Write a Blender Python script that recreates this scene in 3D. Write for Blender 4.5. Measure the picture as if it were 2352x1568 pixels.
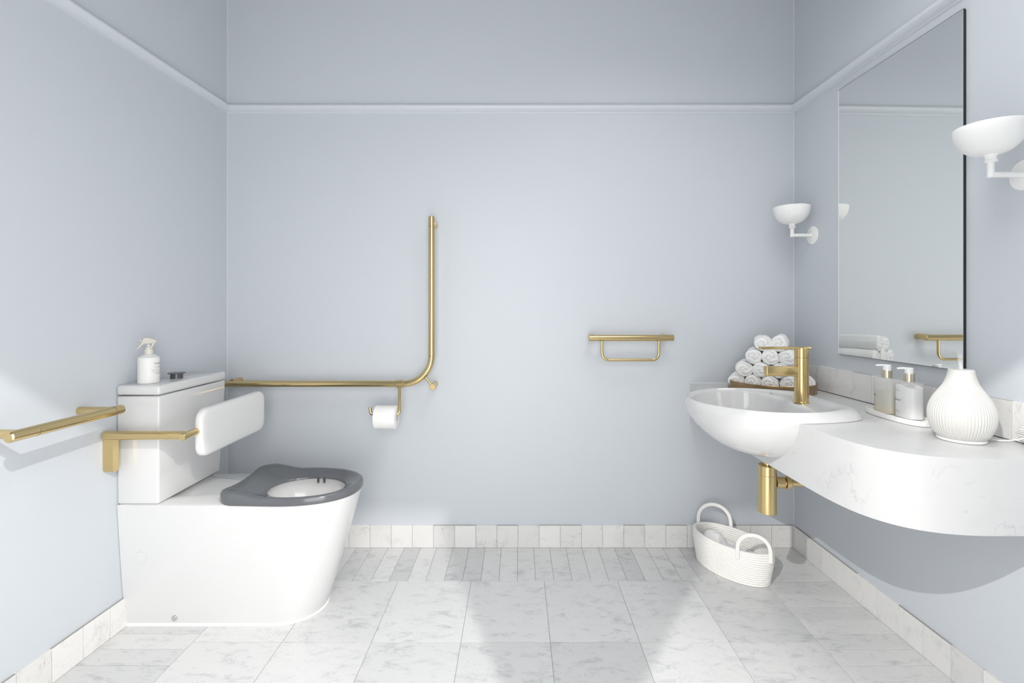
import bpy, bmesh, math, random
from mathutils import Vector, Matrix, noise
random.seed(7)
for o in list(bpy.data.objects): bpy.data.objects.remove(o)
S = bpy.context.scene
COL = S.collection
PI = math.pi

# ------------------------------------------------------------ camera, light, exposure
cd = bpy.data.cameras.new('camera'); cam = bpy.data.objects.new('camera', cd); COL.objects.link(cam)
cam.location = (0, 0, 1.15); cam.rotation_euler = (PI/2, 0, 0)
cd.sensor_width = 36; cd.lens = 1111/2352*36; cd.shift_x = -12/2352; cd.shift_y = -76/2352
cd.clip_start = 0.02
S.camera = cam
S.view_settings.view_transform = 'Standard'; S.view_settings.look = 'None'
S.view_settings.gamma = 1; S.view_settings.exposure = -0.06; S.view_settings.use_curve_mapping = False
# bright hall seen through the open doorway behind the camera
w = bpy.data.worlds.new('hall_daylight'); S.world = w; w.use_nodes = True
bg = w.node_tree.nodes['Background']; bg.inputs[0].default_value = (1.0, 0.985, 0.965, 1); bg.inputs[1].default_value = 4.9
# world strength raised towards the right, added to brighten faces on the left
_n = w.node_tree.nodes; _l = w.node_tree.links; _tc = _n.new('ShaderNodeTexCoord'); _sx = _n.new('ShaderNodeSeparateXYZ'); _mr = _n.new('ShaderNodeMapRange')
_mr.inputs[1].default_value = -.7; _mr.inputs[2].default_value = .7; _mr.inputs[3].default_value = 3.1; _mr.inputs[4].default_value = 6.3
_l.new(_tc.outputs['Generated'], _sx.inputs[0]); _l.new(_sx.outputs['X'], _mr.inputs[0]); _l.new(_mr.outputs[0], bg.inputs[1])
def portal():
    l = bpy.data.lights.new('doorway_portal', 'AREA'); l.shape = 'RECTANGLE'; l.size = 1.15; l.size_y = 2.1
    l.cycles.is_portal = True
    o = bpy.data.objects.new('doorway_portal', l); o.location = (-0.075, -0.1, 1.05); o.rotation_euler = (PI/2, 0, 0); COL.objects.link(o)
portal()
def lamp(name, loc, power, r, col=(1, .975, .94)):   # two downlights in the hall ceiling, outside the doorway
    l = bpy.data.lights.new(name, 'POINT'); l.energy = power; l.shadow_soft_size = r; l.color = col
    o = bpy.data.objects.new(name, l); o.location = loc; COL.objects.link(o)
lamp('hall_downlight', (0.711, -0.7, 2.6), 225, .010)
lamp('hall_downlight', (-1.045, -0.7, 2.6), 285, .010)
l = bpy.data.lights.new('ceiling_fill', 'AREA'); l.energy = 11; l.shape = 'DISK'; l.size = 1.0; l.spread = math.radians(140); l.color = (1, .985, .96)  # added soft fill, set to the right to lift tops and left-hand fittings
o = bpy.data.objects.new('ceiling_fill', l); o.location = (.62, .95, 2.74); COL.objects.link(o)

# ------------------------------------------------------------ materials
def srgb(r, g, b):
    f = lambda c: (c/255/12.92) if c/255 <= .04045 else ((c/255+.055)/1.055)**2.4
    return (f(r), f(g), f(b), 1)
def mat(name, col, rough=.5, metal=0, coat=0, **kw):
    m = bpy.data.materials.new(name); m.use_nodes = True
    b = m.node_tree.nodes['Principled BSDF']
    b.inputs['Base Color'].default_value = col; b.inputs['Roughness'].default_value = rough
    b.inputs['Metallic'].default_value = metal; b.inputs['Coat Weight'].default_value = coat
    for k, v in kw.items(): b.inputs[k.replace('_', ' ')].default_value = v
    return m
def N(m, t, **kw):
    n = m.node_tree.nodes.new(t)
    for k, v in kw.items(): setattr(n, k, v)
    return n
def bump(m, scale, strength, dist=.002, detail=4, vec=None, stretch=None):
    L = m.node_tree.links; b = m.node_tree.nodes['Principled BSDF']
    tc = N(m, 'ShaderNodeTexCoord'); n = N(m, 'ShaderNodeTexNoise'); n.inputs['Scale'].default_value = scale; n.inputs['Detail'].default_value = detail
    src = tc.outputs['Object']
    if stretch:
        mp = N(m, 'ShaderNodeMapping'); mp.inputs['Scale'].default_value = stretch; L.new(src, mp.inputs[0]); src = mp.outputs[0]
    L.new(src, n.inputs['Vector'])
    bp = N(m, 'ShaderNodeBump'); bp.inputs['Strength'].default_value = strength; bp.inputs['Distance'].default_value = dist
    L.new(n.outputs[0], bp.inputs['Height']); L.new(bp.outputs[0], b.inputs['Normal'])
    return m
def marble(name, base, vein, rough, vscale, cloud, thresh, speck, tile=False, vi=.5):
    m = mat(name, base, rough); nt = m.node_tree; L = nt.links; b = nt.nodes['Principled BSDF']
    tc = N(m, 'ShaderNodeTexCoord'); src = tc.outputs['Object']
    if tile:
        at = N(m, 'ShaderNodeAttribute'); at.attribute_name = 'tile'
        mu = N(m, 'ShaderNodeVectorMath', operation='MULTIPLY'); mu.inputs[1].default_value = (7, 9, 5); L.new(at.outputs['Color'], mu.inputs[0])
        ad = N(m, 'ShaderNodeVectorMath', operation='ADD'); L.new(src, ad.inputs[0]); L.new(mu.outputs[0], ad.inputs[1]); src = ad.outputs[0]
    mp = N(m, 'ShaderNodeMapping'); mp.inputs['Rotation'].default_value = (.5, .3, .7); mp.inputs['Scale'].default_value = (1, 2.1, 1.3)
    L.new(src, mp.inputs[0])
    def nz(sc, det, dist, rg=.55):
        n = N(m, 'ShaderNodeTexNoise'); n.inputs['Scale'].default_value = sc; n.inputs['Detail'].default_value = det
        n.inputs['Distortion'].default_value = dist; n.inputs['Roughness'].default_value = rg; L.new(mp.outputs[0], n.inputs['Vector']); return n.outputs[0]
    def ramp(s, a, bb, lo=0, hi=1):
        r = N(m, 'ShaderNodeMapRange'); r.interpolation_type = 'SMOOTHSTEP'
        r.inputs[1].default_value = a; r.inputs[2].default_value = bb; r.inputs[3].default_value = lo; r.inputs[4].default_value = hi; L.new(s, r.inputs[0]); return r.outputs[0]
    def math_(op, a, bb):
        x = N(m, 'ShaderNodeMath', operation=op)
        for i, v in enumerate((a, bb)):
            if v is None: continue
            if isinstance(v, (int, float)): x.inputs[i].default_value = v
            else: L.new(v, x.inputs[i])
        return x.outputs[0]
    v1 = math_('ABSOLUTE', math_('SUBTRACT', nz(vscale, 7, .6), .5), None)
    veins = ramp(v1, 0, thresh, 1, 0)
    mask = ramp(nz(vscale*.7, 2, .3), .48, .66)
    veins = math_('MULTIPLY', veins, mask)
    clouds = math_('MULTIPLY', ramp(nz(vscale*.8, 9, .4, .7), .5, .75), cloud)
    sp = math_('MULTIPLY', ramp(nz(vscale*9, 4, .8, .6), .64, .72), speck)
    tot = math_('ADD', math_('ADD', math_('MULTIPLY', veins, vi), clouds), sp)
    if tile:
        tot = math_('ADD', tot, math_('MULTIPLY', at.outputs['Alpha'], .3))
    mx = N(m, 'ShaderNodeMix', data_type='RGBA'); mx.clamp_factor = True
    L.new(tot, mx.inputs['Factor']); mx.inputs['A'].default_value = base; mx.inputs['B'].default_value = vein
    L.new(mx.outputs['Result'], b.inputs['Base Color'])
    return m
M = {}
M['paint'] = bump(mat('blue_grey_paint', srgb(203, 208, 214), .42), 180, .06, .001)
M['trim'] = mat('blue_grey_trim_paint', srgb(212, 217, 223), .38)
M['caulk'] = mat('white_sealant', srgb(226, 230, 235), .5)
M['ceiling'] = mat('ceiling_white', srgb(195, 198, 202), .7)
M['tile'] = marble('marble_tile', srgb(222, 222, 221), srgb(150, 152, 156), .22, 15, .5, .03, .8, tile=True, vi=.22)
M['walltile'] = marble('marble_wall_tile', srgb(232, 231, 229), srgb(160, 160, 162), .25, 9, .24, .022, .5, tile=True, vi=.3)
M['grout'] = mat('grout', srgb(168, 166, 162), .8)
M['counter'] = marble('stone_counter', srgb(205, 205, 205), srgb(150, 151, 155), .3, 6.5, .16, .016, .28, vi=.3)
M['ceramic'] = mat('white_ceramic', srgb(218, 218, 218), .09, coat=.3)
M['plaster'] = bump(mat('white_plaster', srgb(243, 243, 241), .75), 60, .2, .002)
M['pad'] = mat('white_moulded_pad', srgb(232, 232, 230), .4)
M['bead'] = mat('white_silicone', srgb(250, 250, 250), .35)
M['seat'] = mat('dark_grey_plastic', srgb(98, 100, 104), .14, coat=.2)
M['button'] = mat('dark_grey_metal', srgb(92, 93, 95), .3, metal=.3)
def brass(name, col, rough):
    m = mat(name, col, rough, metal=1); b = m.node_tree.nodes['Principled BSDF']; L = m.node_tree.links
    bump(m, 90, .12, .0006, 3, stretch=(1, 1, 14)); return m
M['brass'] = mat('brushed_brass', (0.67, .52, .265, 1), .20, metal=1)
M['brassv'] = mat('brushed_brass_tap', (0.65, .49, .235, 1), .2, metal=1)
M['traybrass'] = mat('aged_brass', (0.40, .27, .15, 1), .28, metal=1)
M['champagne'] = mat('champagne_metal', (0.70, .64, .50, 1), .28, metal=1)
M['joint'] = mat('brass_joint', (0.22, .16, .07, 1), .4, metal=1)
M['chrome'] = mat('bolt_cap', srgb(205, 205, 203), .15, metal=.7)
M['mirror'] = mat('mirror_glass', (.885, .90, .885, 1), .0, metal=1)
M['mirroredge'] = mat('mirror_dark_edge', srgb(34, 38, 40), .2)
M['mirrorlight'] = mat('mirror_edge_glint', srgb(248, 250, 250), .25)  # near-white base colour stands in for the polished edge's bright reflection
M['white'] = mat('white_plastic', srgb(246, 246, 246), .3)
M['cream'] = mat('cream_plastic', srgb(226, 221, 211), .25, Transmission_Weight=.15)
M['bottle'] = mat('matt_white_bottle', srgb(232, 231, 229), .5)
M['ink'] = mat('grey_ink', srgb(105, 105, 105), .6)
M['inklight'] = mat('pale_ink', srgb(170, 170, 168), .6)
M['paper'] = bump(mat('tissue', srgb(247, 246, 244), .85), 300, .2, .001)
M['towel'] = bump(mat('white_terry', srgb(249, 249, 248), .95, Sheen_Weight=.4), 420, .55, .003, 2)
M['cloth'] = bump(mat('pale_cloth', srgb(236, 236, 236), .95), 200, .25, .0008, 3, stretch=(1, 5, 1))
M['rope'] = mat('white_cotton_rope', srgb(245, 243, 239), .9)
M['ropein'] = mat('inner_rope', srgb(238, 232, 226), .9)
M['diffuser'] = mat('frosted_ribbed_shell', srgb(214, 213, 209), .5)
M['stone'] = marble('white_stone_tray', srgb(242, 241, 238), srgb(190, 190, 188), .35, 9, .2, .01, .3)
M['liquid'] = mat('olive_soap', srgb(206, 204, 180), .3)
M['liquidbase'] = mat('amber_bottle_base', srgb(240, 224, 178), .25)
M['lotion'] = mat('white_lotion', srgb(246, 246, 247), .4)
def thin(name, col, a, rough=.1):
    m = bpy.data.materials.new(name); m.use_nodes = True; nt = m.node_tree; L = nt.links
    b = nt.nodes['Principled BSDF']; b.inputs['Base Color'].default_value = col; b.inputs['Roughness'].default_value = rough
    b.inputs['Alpha'].default_value = a; return m
M['shell'] = thin('clear_bottle_shell', srgb(232, 232, 232), .3, .12)
M['frost'] = thin('frosted_bottle_shell', srgb(226, 226, 224), .45, .2)
mv = thin('mist', (1, 1, 1, 1), .4, .9)      # fades out with height
_nt = mv.node_tree; _t = _nt.nodes.new('ShaderNodeTexCoord'); _x = _nt.nodes.new('ShaderNodeSeparateXYZ'); _m = _nt.nodes.new('ShaderNodeMapRange')
_m.inputs[1].default_value = 0; _m.inputs[2].default_value = .055; _m.inputs[3].default_value = .5; _m.inputs[4].default_value = 0
_nt.links.new(_t.outputs['Object'], _x.inputs[0]); _nt.links.new(_x.outputs['Z'], _m.inputs[0]); _nt.links.new(_m.outputs[0], _nt.nodes['Principled BSDF'].inputs['Alpha'])
_nt.nodes['Principled BSDF'].inputs['Specular IOR Level'].default_value = 0; M['mist'] = mv

# ------------------------------------------------------------ helpers
ORG = {}
def worldorg(o): return ORG[o.name] if o is not None else Vector((0, 0, 0))
def obj(name, bm, m, parent=None, smooth=True, origin=None, angle=40):
    """link a bmesh built in room coordinates as ONE mesh object (origin = its own base point)"""
    org = worldorg(parent) if parent is not None else Vector(origin if origin is not None else (0, 0, 0))
    bmesh.ops.recalc_face_normals(bm, faces=bm.faces[:])
    for v in bm.verts: v.co -= org
    me = bpy.data.meshes.new(name); bm.to_mesh(me); bm.free()
    for x in (m if isinstance(m, (list, tuple)) else [m]): me.materials.append(x)
    if smooth:
        for p in me.polygons: p.use_smooth = True
        me.set_sharp_from_angle(angle=math.radians(angle))
    o = bpy.data.objects.new(name, me); COL.objects.link(o)
    if parent is not None: o.parent = parent
    else: o.location = org
    ORG[o.name] = org
    return o
def tag(o, label, cat, group=None, kind=None):
    if label: o['label'] = label
    if cat: o['category'] = cat
    if group: o['group'] = group
    if kind: o['kind'] = kind
    return o
def thing(name, label, cat, loc, group=None):
    o = bpy.data.objects.new(name, None); o.empty_display_size = .05; COL.objects.link(o); o.location = loc
    ORG[o.name] = Vector(loc); return tag(o, label, cat, group)
def struct(o): o['kind'] = 'structure'; return o
BM = bmesh.new
def bx(bm, x0, x1, y0, y1, z0, z1, bev=0, seg=2):
    return hexa(bm, [(x0, y0), (x1, y0), (x1, y1), (x0, y1)], [(x0, y0), (x1, y0), (x1, y1), (x0, y1)], z0, z1, bev, seg)
def hexa(bm, lo, hi, z0, z1, bev=0, seg=3):
    t = bmesh.new()
    a = [t.verts.new((x, y, z0)) for x, y in lo]; b = [t.verts.new((x, y, z1)) for x, y in hi]
    n = len(a)
    t.faces.new(a[::-1]); t.faces.new(b)
    for i in range(n): t.faces.new((a[i], a[(i+1) % n], b[(i+1) % n], b[i]))
    if bev: bmesh.ops.bevel(t, geom=t.edges[:], offset=bev, segments=seg, affect='EDGES', profile=.5)
    merge(bm, t)
def merge(bm, t):
    mp = {}
    for v in t.verts: mp[v] = bm.verts.new(v.co)
    for f in t.faces:
        try:
            nf = bm.faces.new([mp[v] for v in f.verts]); nf.material_index = f.material_index
        except ValueError: pass
    t.free()
def rings(bm, rs, close0=True, close1=True, cyc=True):
    vs = [[bm.verts.new(p) for p in r] for r in rs]
    n = len(vs[0])
    for a, b in zip(vs, vs[1:]):
        for i in range(n if cyc else n-1):
            j = (i+1) % n; bm.faces.new((a[i], a[j], b[j], b[i]))
    if close0: bm.faces.new(vs[0][::-1])
    if close1: bm.faces.new(vs[-1])
    return vs
def lathe(bm, prof, c=(0, 0, 0), seg=48, axis=(0, 0, 1), caps=True, ell=None):
    """prof: (radius, height along axis)"""
    q = Vector((0, 0, 1)).rotation_difference(Vector(axis).normalized()); c = Vector(c)
    rs = []
    for r, h in prof:
        r = max(r, 1e-5)
        rs.append([c + q @ Vector((r*math.cos(2*PI*i/seg), r*math.sin(2*PI*i/seg), h)) for i in range(seg)])
    rings(bm, rs, caps, caps)
def tube(bm, pts, r, seg=20, caps=True, round_=0):
    P = [Vector(p) for p in pts]; n = len(P)
    T = [(P[min(i+1, n-1)]-P[max(i-1, 0)]).normalized() for i in range(n)]
    up = Vector((0, 0, 1)) if abs(T[0].z) < .9 else Vector((1, 0, 0))
    u = T[0].cross(up).normalized(); rs = []
    rad = r if isinstance(r, (list, tuple)) else [r]*n
    for i in range(n):
        u = (u - T[i]*u.dot(T[i])).normalized(); v = T[i].cross(u)
        rs.append((P[i], u.copy(), v, rad[i], T[i]))
    out = []
    if round_:   # bevelled end
        p, uu, v, rr, t = rs[0]; out.append([p - t*0 + (uu*math.cos(a)+v*math.sin(a))*(rr-round_) for a in [2*PI*k/seg for k in range(seg)]])
        rs[0] = (p + t*round_, uu, v, rr, t)
        p, uu, v, rr, t = rs[-1]; last = [p + (uu*math.cos(a)+v*math.sin(a))*(rr-round_) for a in [2*PI*k/seg for k in range(seg)]]
        rs[-1] = (p - t*round_, uu, v, rr, t)
    for p, uu, v, rr, t in rs: out.append([p + (uu*math.cos(a)+v*math.sin(a))*rr for a in [2*PI*k/seg for k in range(seg)]])
    if round_: out.append(last)
    rings(bm, out, caps, caps)
def slab(bm, top, bot):
    """thin sheet from two matching grids of points, closed round its border"""
    A = [[bm.verts.new(p) for p in r] for r in top]; B = [[bm.verts.new(p) for p in r] for r in bot]; n, m = len(A), len(A[0])
    for i in range(n-1):
        for j in range(m-1):
            bm.faces.new((A[i][j], A[i+1][j], A[i+1][j+1], A[i][j+1])); bm.faces.new((B[i][j], B[i][j+1], B[i+1][j+1], B[i+1][j]))
    ring_ = [(i, 0) for i in range(n)]+[(n-1, j) for j in range(1, m)]+[(i, m-1) for i in range(n-2, -1, -1)]+[(0, j) for j in range(m-2, 0, -1)]
    for k in range(len(ring_)):
        (a, b), (c, d) = ring_[k], ring_[(k+1) % len(ring_)]; bm.faces.new((A[a][b], A[c][d], B[c][d], B[a][b]))
def fillet(pts, r, n=10):
    P = [Vector(p) for p in pts]; out = [P[0]]
    for i in range(1, len(P)-1):
        a = (P[i-1]-P[i]).normalized(); b = (P[i+1]-P[i]).normalized()
        ang = a.angle(b); d = r/math.tan(ang/2); s = P[i]+a*d; e = P[i]+b*d
        c = P[i]+(a+b).normalized()*(r/math.sin(ang/2))
        for k in range(n+1):
            t = k/n; v = (s-c).normalized().slerp((e-c).normalized(), t)*r
            out.append(c+v)
    out.append(P[-1]); return out
def spline(pts, n=8, closed=False):
    P = [Vector(p) for p in pts]; m = len(P); out = []
    for i in range(m if closed else m-1):
        g = (lambda k: P[k % m]) if closed else (lambda k: P[min(max(k, 0), m-1)])
        p0, p1, p2, p3 = g(i-1), g(i), g(i+1), g(i+2)
        for k in range(n):
            t = k/n
            out.append(.5*((2*p1)+(-p0+p2)*t+(2*p0-5*p1+4*p2-p3)*t*t+(-p0+3*p1-3*p2+p3)*t**3))
    if not closed: out.append(P[-1])
    return out

# ------------------------------------------------------------ room shell
YB = 2.334; ZC = 2.75
XL = lambda y: -1.4977 + .0423*y
XR = lambda y: 1.3843 - .0207*y
def wall(name, lo):
    bm = BM(); hexa(bm, lo, lo, -.02, ZC); return struct(obj(name, bm, M['paint'], smooth=False))
wall('wall_back', [(-1.6, YB), (1.55, YB), (1.55, YB+.1), (-1.6, YB+.1)])
wall('wall_left', [(XL(-.1)-.1, -.1), (XL(-.1), -.1), (XL(YB), YB), (XL(YB)-.1, YB)])
wall('wall_right', [(XR(-.1), -.1), (XR(-.1)+.1, -.1), (XR(YB)+.1, YB), (XR(YB), YB)])
bm = BM()
bx(bm, -1.502, -.651, -.1, 0, -.02, ZC); bx(bm, .502, 1.386, -.1, 0, -.02, ZC); bx(bm, -.651, .502, -.1, 0, 2.12, ZC)
struct(obj('wall_front', bm, M['paint'], smooth=False))
bm = BM(); bx(bm, -1.6, 1.5, -.1, YB+.1, ZC, ZC+.05); struct(obj('ceiling', bm, M['ceiling'], smooth=False))

def tiles(name, quads, m, grout_boxes, gap=.0019):
    """quads: (corner, edge_u, edge_v, outward, thick) -> separate little slabs in one mesh, a random value per slab"""
    bm = BM(); lay = bm.loops.layers.float_color.new('tile')
    for c, u, v, nrm, th in quads:
        c, u, v, nrm = map(Vector, (c, u, v, nrm))
        ul, vl = u.length, v.length
        c2 = c + u.normalized()*gap/2 + v.normalized()*gap/2
        u2 = u.normalized()*(ul-gap); v2 = v.normalized()*(vl-gap)
        e = .0006
        a = [bm.verts.new(p) for p in (c2, c2+u2, c2+u2+v2, c2+v2)]
        du, dv = u.normalized()*e, v.normalized()*e
        h = nrm*th
        b = [bm.verts.new(p+nrm*(th-e)) for p in (c2, c2+u2, c2+u2+v2, c2+v2)]
        t = [bm.verts.new(p+h) for p in (c2+du+dv, c2+u2-du+dv, c2+u2+v2-du-dv, c2+v2+du-dv)]
        fs = [bm.faces.new(t)]
        for i in range(4):
            j = (i+1) % 4
            fs.append(bm.faces.new((a[i], a[j], b[j], b[i]))); fs.append(bm.faces.new((b[i], b[j], t[j], t[i])))
        col = (random.random(), random.random(), random.random(), random.random()**2)
        for f in fs:
            for lp in f.loops: lp[lay] = col
    for lo, z0, z1 in grout_boxes:
        n0 = len(bm.faces); bm.faces.ensure_lookup_table()
        hexa(bm, lo, lo, z0, z1); bm.faces.ensure_lookup_table()
        for f in bm.faces[n0:]: f.material_index = 1
    return struct(obj(name, bm, [m, M['grout']], smooth=False))
Z = (0, 0, 1)
q = []
def ft(x0, x1, y0, y1): q.append(((x0, y0, -.006), (x1-x0, 0, 0), (0, y1-y0, 0), Z, .006))
XB0, XB1, YR = -1.1195, 1.0393, 2.041
xs = [XB0 + .3084*i for i in range(8)]
y = YR
while y > -.3:
    for a, b in zip(xs, xs[1:]): ft(a, b, y-.373, y)
    y -= .373
x = XB0                                                # back border, narrow upright strips
x = .0005 - .0775*15
while x < XB1-.01:
    a, b = max(x, XB0), min(x+.0775, XB1)
    if b > XB0+.01: ft(a, b, YR, YB)
    x += .0775
for (x0, x1) in ((-1.52, XB0), (XB1, 1.40)):           # side borders, strips across
    for y0, y1 in ((2.245, YB), (2.144, 2.245), (YR, 2.144), (2.017, YR)): ft(x0, x1, y0, y1)
    y = 2.017
    while y > -.2: ft(x0, x1, y-.0765, y); y -= .0765
tiles('floor', q, M['tile'], [([(-1.6, -.4), (1.5, -.4), (1.5, YB), (-1.6, YB)], -.03, -.0012)])

TH = .010
def run(name, p0, p1, first, z0, z1, side, mats, tall=1):
    """row of square tiles on a wall from p0 to p1; 'side' = inward normal"""
    p0, p1 = Vector((*p0, 0)), Vector((*p1, 0)); d = p1-p0; L = d.length; d.normalize(); nrm = Vector((*side, 0)).normalized()
    q = []; s = first
    while s > 0: s -= .1016
    while s < L-.004:
        a, b = max(s, 0), min(s+.1016, L); dz = random.uniform(-.0008, .0008)
        q.append((p0+d*a+Vector((0, 0, z0)), d*(b-a), (0, 0, z1-z0+dz), nrm, TH)); s += .1016
    g = [(p0.x, p0.y), (p1.x, p1.y), ((p1+nrm*(TH-.0015)).x, (p1+nrm*(TH-.0015)).y), ((p0+nrm*(TH-.0015)).x, (p0+nrm*(TH-.0015)).y)]
    return tiles(name, q, mats, [(g, z0, z1-.001)], gap=.0018)
run('baseboard_back', (XL(YB), YB), (XR(YB), YB), -.809-XL(YB), 0, .1075, (0, -1), M['walltile'])
run('baseboard_left', (XL(YB-TH), YB-TH), (XL(0), 0), (YB-1.695) % .1016, 0, .1075, (1, 0), M['walltile'])
run('baseboard_right', (XR(YB-TH), YB-TH), (XR(0), 0), (YB-2.119) % .1016, 0, .1075, (-1, 0), M['walltile'])
sp = run('backsplash', (XR(YB-.001), YB-.001), (XR(1.16), 1.16), (YB-2.132) % .1016, .791, .898, (-1, 0), M['walltile'])
del sp['kind']; tag(sp, 'low marble tile upstand behind the counter along the right wall', 'backsplash')

# picture rail: half round with a small fillet below, one run per wall
prof = [(0, 2.1365)] + [(.003+.023*math.sin(PI*k/14)**.8, 2.1365-.0405*k/14) for k in range(15)] + [(.0035, 2.0955), (.0035, 2.0885), (0, 2.088)]
def rail(name, a, b, n):
    bm = BM(); n = Vector((*n, 0)); A, B = Vector((*a, 0)), Vector((*b, 0))
    rings(bm, [[A+n*d+Vector((0, 0, z)) for d, z in prof], [B+n*d+Vector((0, 0, z)) for d, z in prof]])
    return struct(obj(name, bm, M['trim'], angle=30))
rail('trim_1', (XL(YB), YB), (XR(YB), YB), (0, -1))
rail('trim_2', (XL(YB), YB), (XL(0), 0), (1, 0))
rail('trim_3', (XR(YB), YB), (XR(0), 0), (-1, 0))
for i, x in enumerate((XL(YB)+.001, XR(YB)-.001)):     # pale sealant bead down each back corner
    bm = BM(); lathe(bm, [(.0014, .1075), (.0014, ZC)], (x, YB-.001, 0), 8); struct(obj('trim_%d' % (4+i), bm, M['caulk']))

# ------------------------------------------------------------ toilet
YT = 1.885
tl = thing('toilet', 'white accessible toilet with square cistern and dark grey seat on the left', 'toilet', (-1.1, YT, 0))
def pan_outline(z):
    t = max(0, min(1, z/.45)); tt = t**.85
    hw = .130 + .035*tt; xf = -.745 + .133*(t**.9); xc = -.885+.025*t; a = xf-xc; e = 2.0+.35*t
    pts = []
    nb = 6; ns = 26
    for k in range(nb): y = YT+hw-2*hw*k/nb; pts.append((XL(y)+.002, y))
    x0 = XL(YT-hw)+.002
    for k in range(ns): pts.append((x0+(xc-x0)*k/ns, YT-hw))
    na = 44
    for k in range(na+1):
        th = -PI/2+PI*k/na; c, s = math.cos(th), math.sin(th)
        pts.append((xc+a*abs(c)**(2/e), YT+hw*math.copysign(abs(s)**(2/e), s)))
    for k in range(1, ns): pts.append((xc+(x0-xc)*k/ns, YT+hw))
    return pts
CX, CY = -.82, YT
def inner_pts(outl, a, b, e=2.1, cx=CX):
    out = []
    for x, y in outl:
        th = math.atan2((y-CY), (x-cx)); c, s = math.cos(th), math.sin(th)
        r = 1/((abs(c)/a)**e+(abs(s)/b)**e)**(1/e); out.append((cx+r*c, CY+r*s))
    return out
bm = BM(); rs = []
for z in (0, .02, .06, .12, .18, .24, .30, .35, .40, .43, .442, .448): 
    rs.append([(x, y, z) for x, y in pan_outline(z)])
top = pan_outline(.45)
def inset(o, d):
    cx = sum(p[0] for p in o)/len(o); out = []
    n = len(o)
    for i in range(n):
        a, b = Vector(o[i-1]), Vector(o[(i+1) % n]); t = (b-a).normalized(); nn = Vector((-t.y, t.x)); out.append(tuple(Vector(o[i])+nn*d))
    return out
ti = inset(top, .005); 
if abs(ti[60][0]) < abs(top[60][0]): ti = inset(top, -.005)
rs.append([(x, y, .4515) for x, y in ti])
for a, b, z in ((.165, .135, .4515), (.150, .122, .4515), (.146, .118, .445), (.158, .126, .425), (.156, .124, .40), (.135, .105, .36), (.10, .075, .30), (.06, .045, .25), (.02, .015, .24)):
    rs.append([(x, y, z) for x, y in inner_pts(top, a, b)])
rings(bm, rs)
pan = obj('pan', bm, M['ceramic'], tl, angle=50)
# bead of silicone at the foot
bm = BM(); o0 = pan_outline(0)
out_ = inset(o0, -.006); out_ = out_ if out_[60][0] > o0[60][0] or True else out_
if (Vector(out_[52])-Vector((CX, CY))).length < (Vector(o0[52])-Vector((CX, CY))).length: out_ = inset(o0, .006)
k0, k1 = 6, len(o0)
rings(bm, [[(*o0[k], .012) for k in range(k0, k1)], [(*((Vector(o0[k])*.5+Vector(out_[k])*.5)), .005) for k in range(k0, k1)], [(*out_[k], .0005) for k in range(k0, k1)]], False, False, cyc=False)
obj('silicone_bead', bm, M['bead'], tl)
bm = BM(); lathe(bm, [(.0, .0), (.011, 0), (.0108, .002), (.009, .0045), (0, .006)], (-1.240, YT-.1335, .03), 24, axis=(0, -1, -.07)); b_ = obj('bolt_cap', bm, M['chrome'], tl); b_['label'] = 'small chrome bolt cap'
bm = BM(); lathe(bm, [(.0, 0), (.021, 0), (.0205, .001), (0, .0013)], (-1.350, YT-.1528, .258), 32, axis=(0, -1, -.07)); obj('side_plug', bm, M['ceramic'], tl)
# cistern
def quad(y0, y1, xf): return [(XL(y0)+.001, y0), (xf, y0), (xf, y1), (XL(y1)+.001, y1)]
bm = BM(); hexa(bm, quad(1.720, 2.078, -1.276), quad(1.717, 2.110, -1.271), .4525, .838, .008, 3)
cis = obj('cistern', bm, M['ceramic'], tl, angle=50)
bm = BM(); hexa(bm, quad(1.716, 2.111, -1.270), quad(1.716, 2.111, -1.270), .841, .876, .010, 4)
lid = obj('cistern_lid', bm, M['ceramic'], tl, angle=50)
bm = BM(); bxy = (-1.333, 1.893, .8755)
lathe(bm, [(0, 0), (.021, 0), (.021, .019), (.0295, .0205), (.0305, .022), (.030, .0235), (.0, .0245)], bxy, 40)
fb = obj('flush_button', bm, M['button'], lid); fb['label'] = 'raised dark grey flush button'
bm = BM(); lathe(bm, [(0, 0), (.027, 0), (.026, .0012), (0, .0012)], (bxy[0], bxy[1], .8757), 40); obj('button_collar', bm, M['chrome'], lid)
# seat
def seat_outline():
    pts = []; hw = .172; x0 = -1.078; xc = -.86; a = .252; e = 2.25; rc = .058
    for k in range(9):
        th = PI/2+PI/2*k/8; pts.append((x0+rc+rc*math.cos(th), YT+hw-.004-rc+rc*math.sin(th)))
    for k in range(1, 8): pts.append((x0, YT+(hw-rc)*(1-2*k/8)))
    for k in range(9):
        th = PI+PI/2*k/8; pts.append((x0+rc+rc*math.cos(th), YT-hw+.004+rc+rc*math.sin(th)))
    for k in range(1, 12): pts.append((x0+rc+(xc-x0-rc)*k/12, YT-hw+.004-.004*k/12))
    for k in range(49):
        th = -PI/2+PI*k/48; c, s = math.cos(th), math.sin(th)
        pts.append((xc+a*abs(c)**(2/e), YT+hw*math.copysign(abs(s)**(2/e), s)))
    for k in range(1, 12): pts.append((xc+(x0+rc-xc)*k/12, YT+hw-.004*k/12))
    return pts
so = seat_outline(); si = inner_pts(so, .142, .116, 2.0)
def hump(x, y, w): 
    t = max(0, min(1, (-.90-x)/.13)); t = t*t*(3-2*t)
    u = min(1, abs(y-YT)/.13); return .020*t*(.35+.65*u*u)*w
bm = BM(); rs = []
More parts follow.
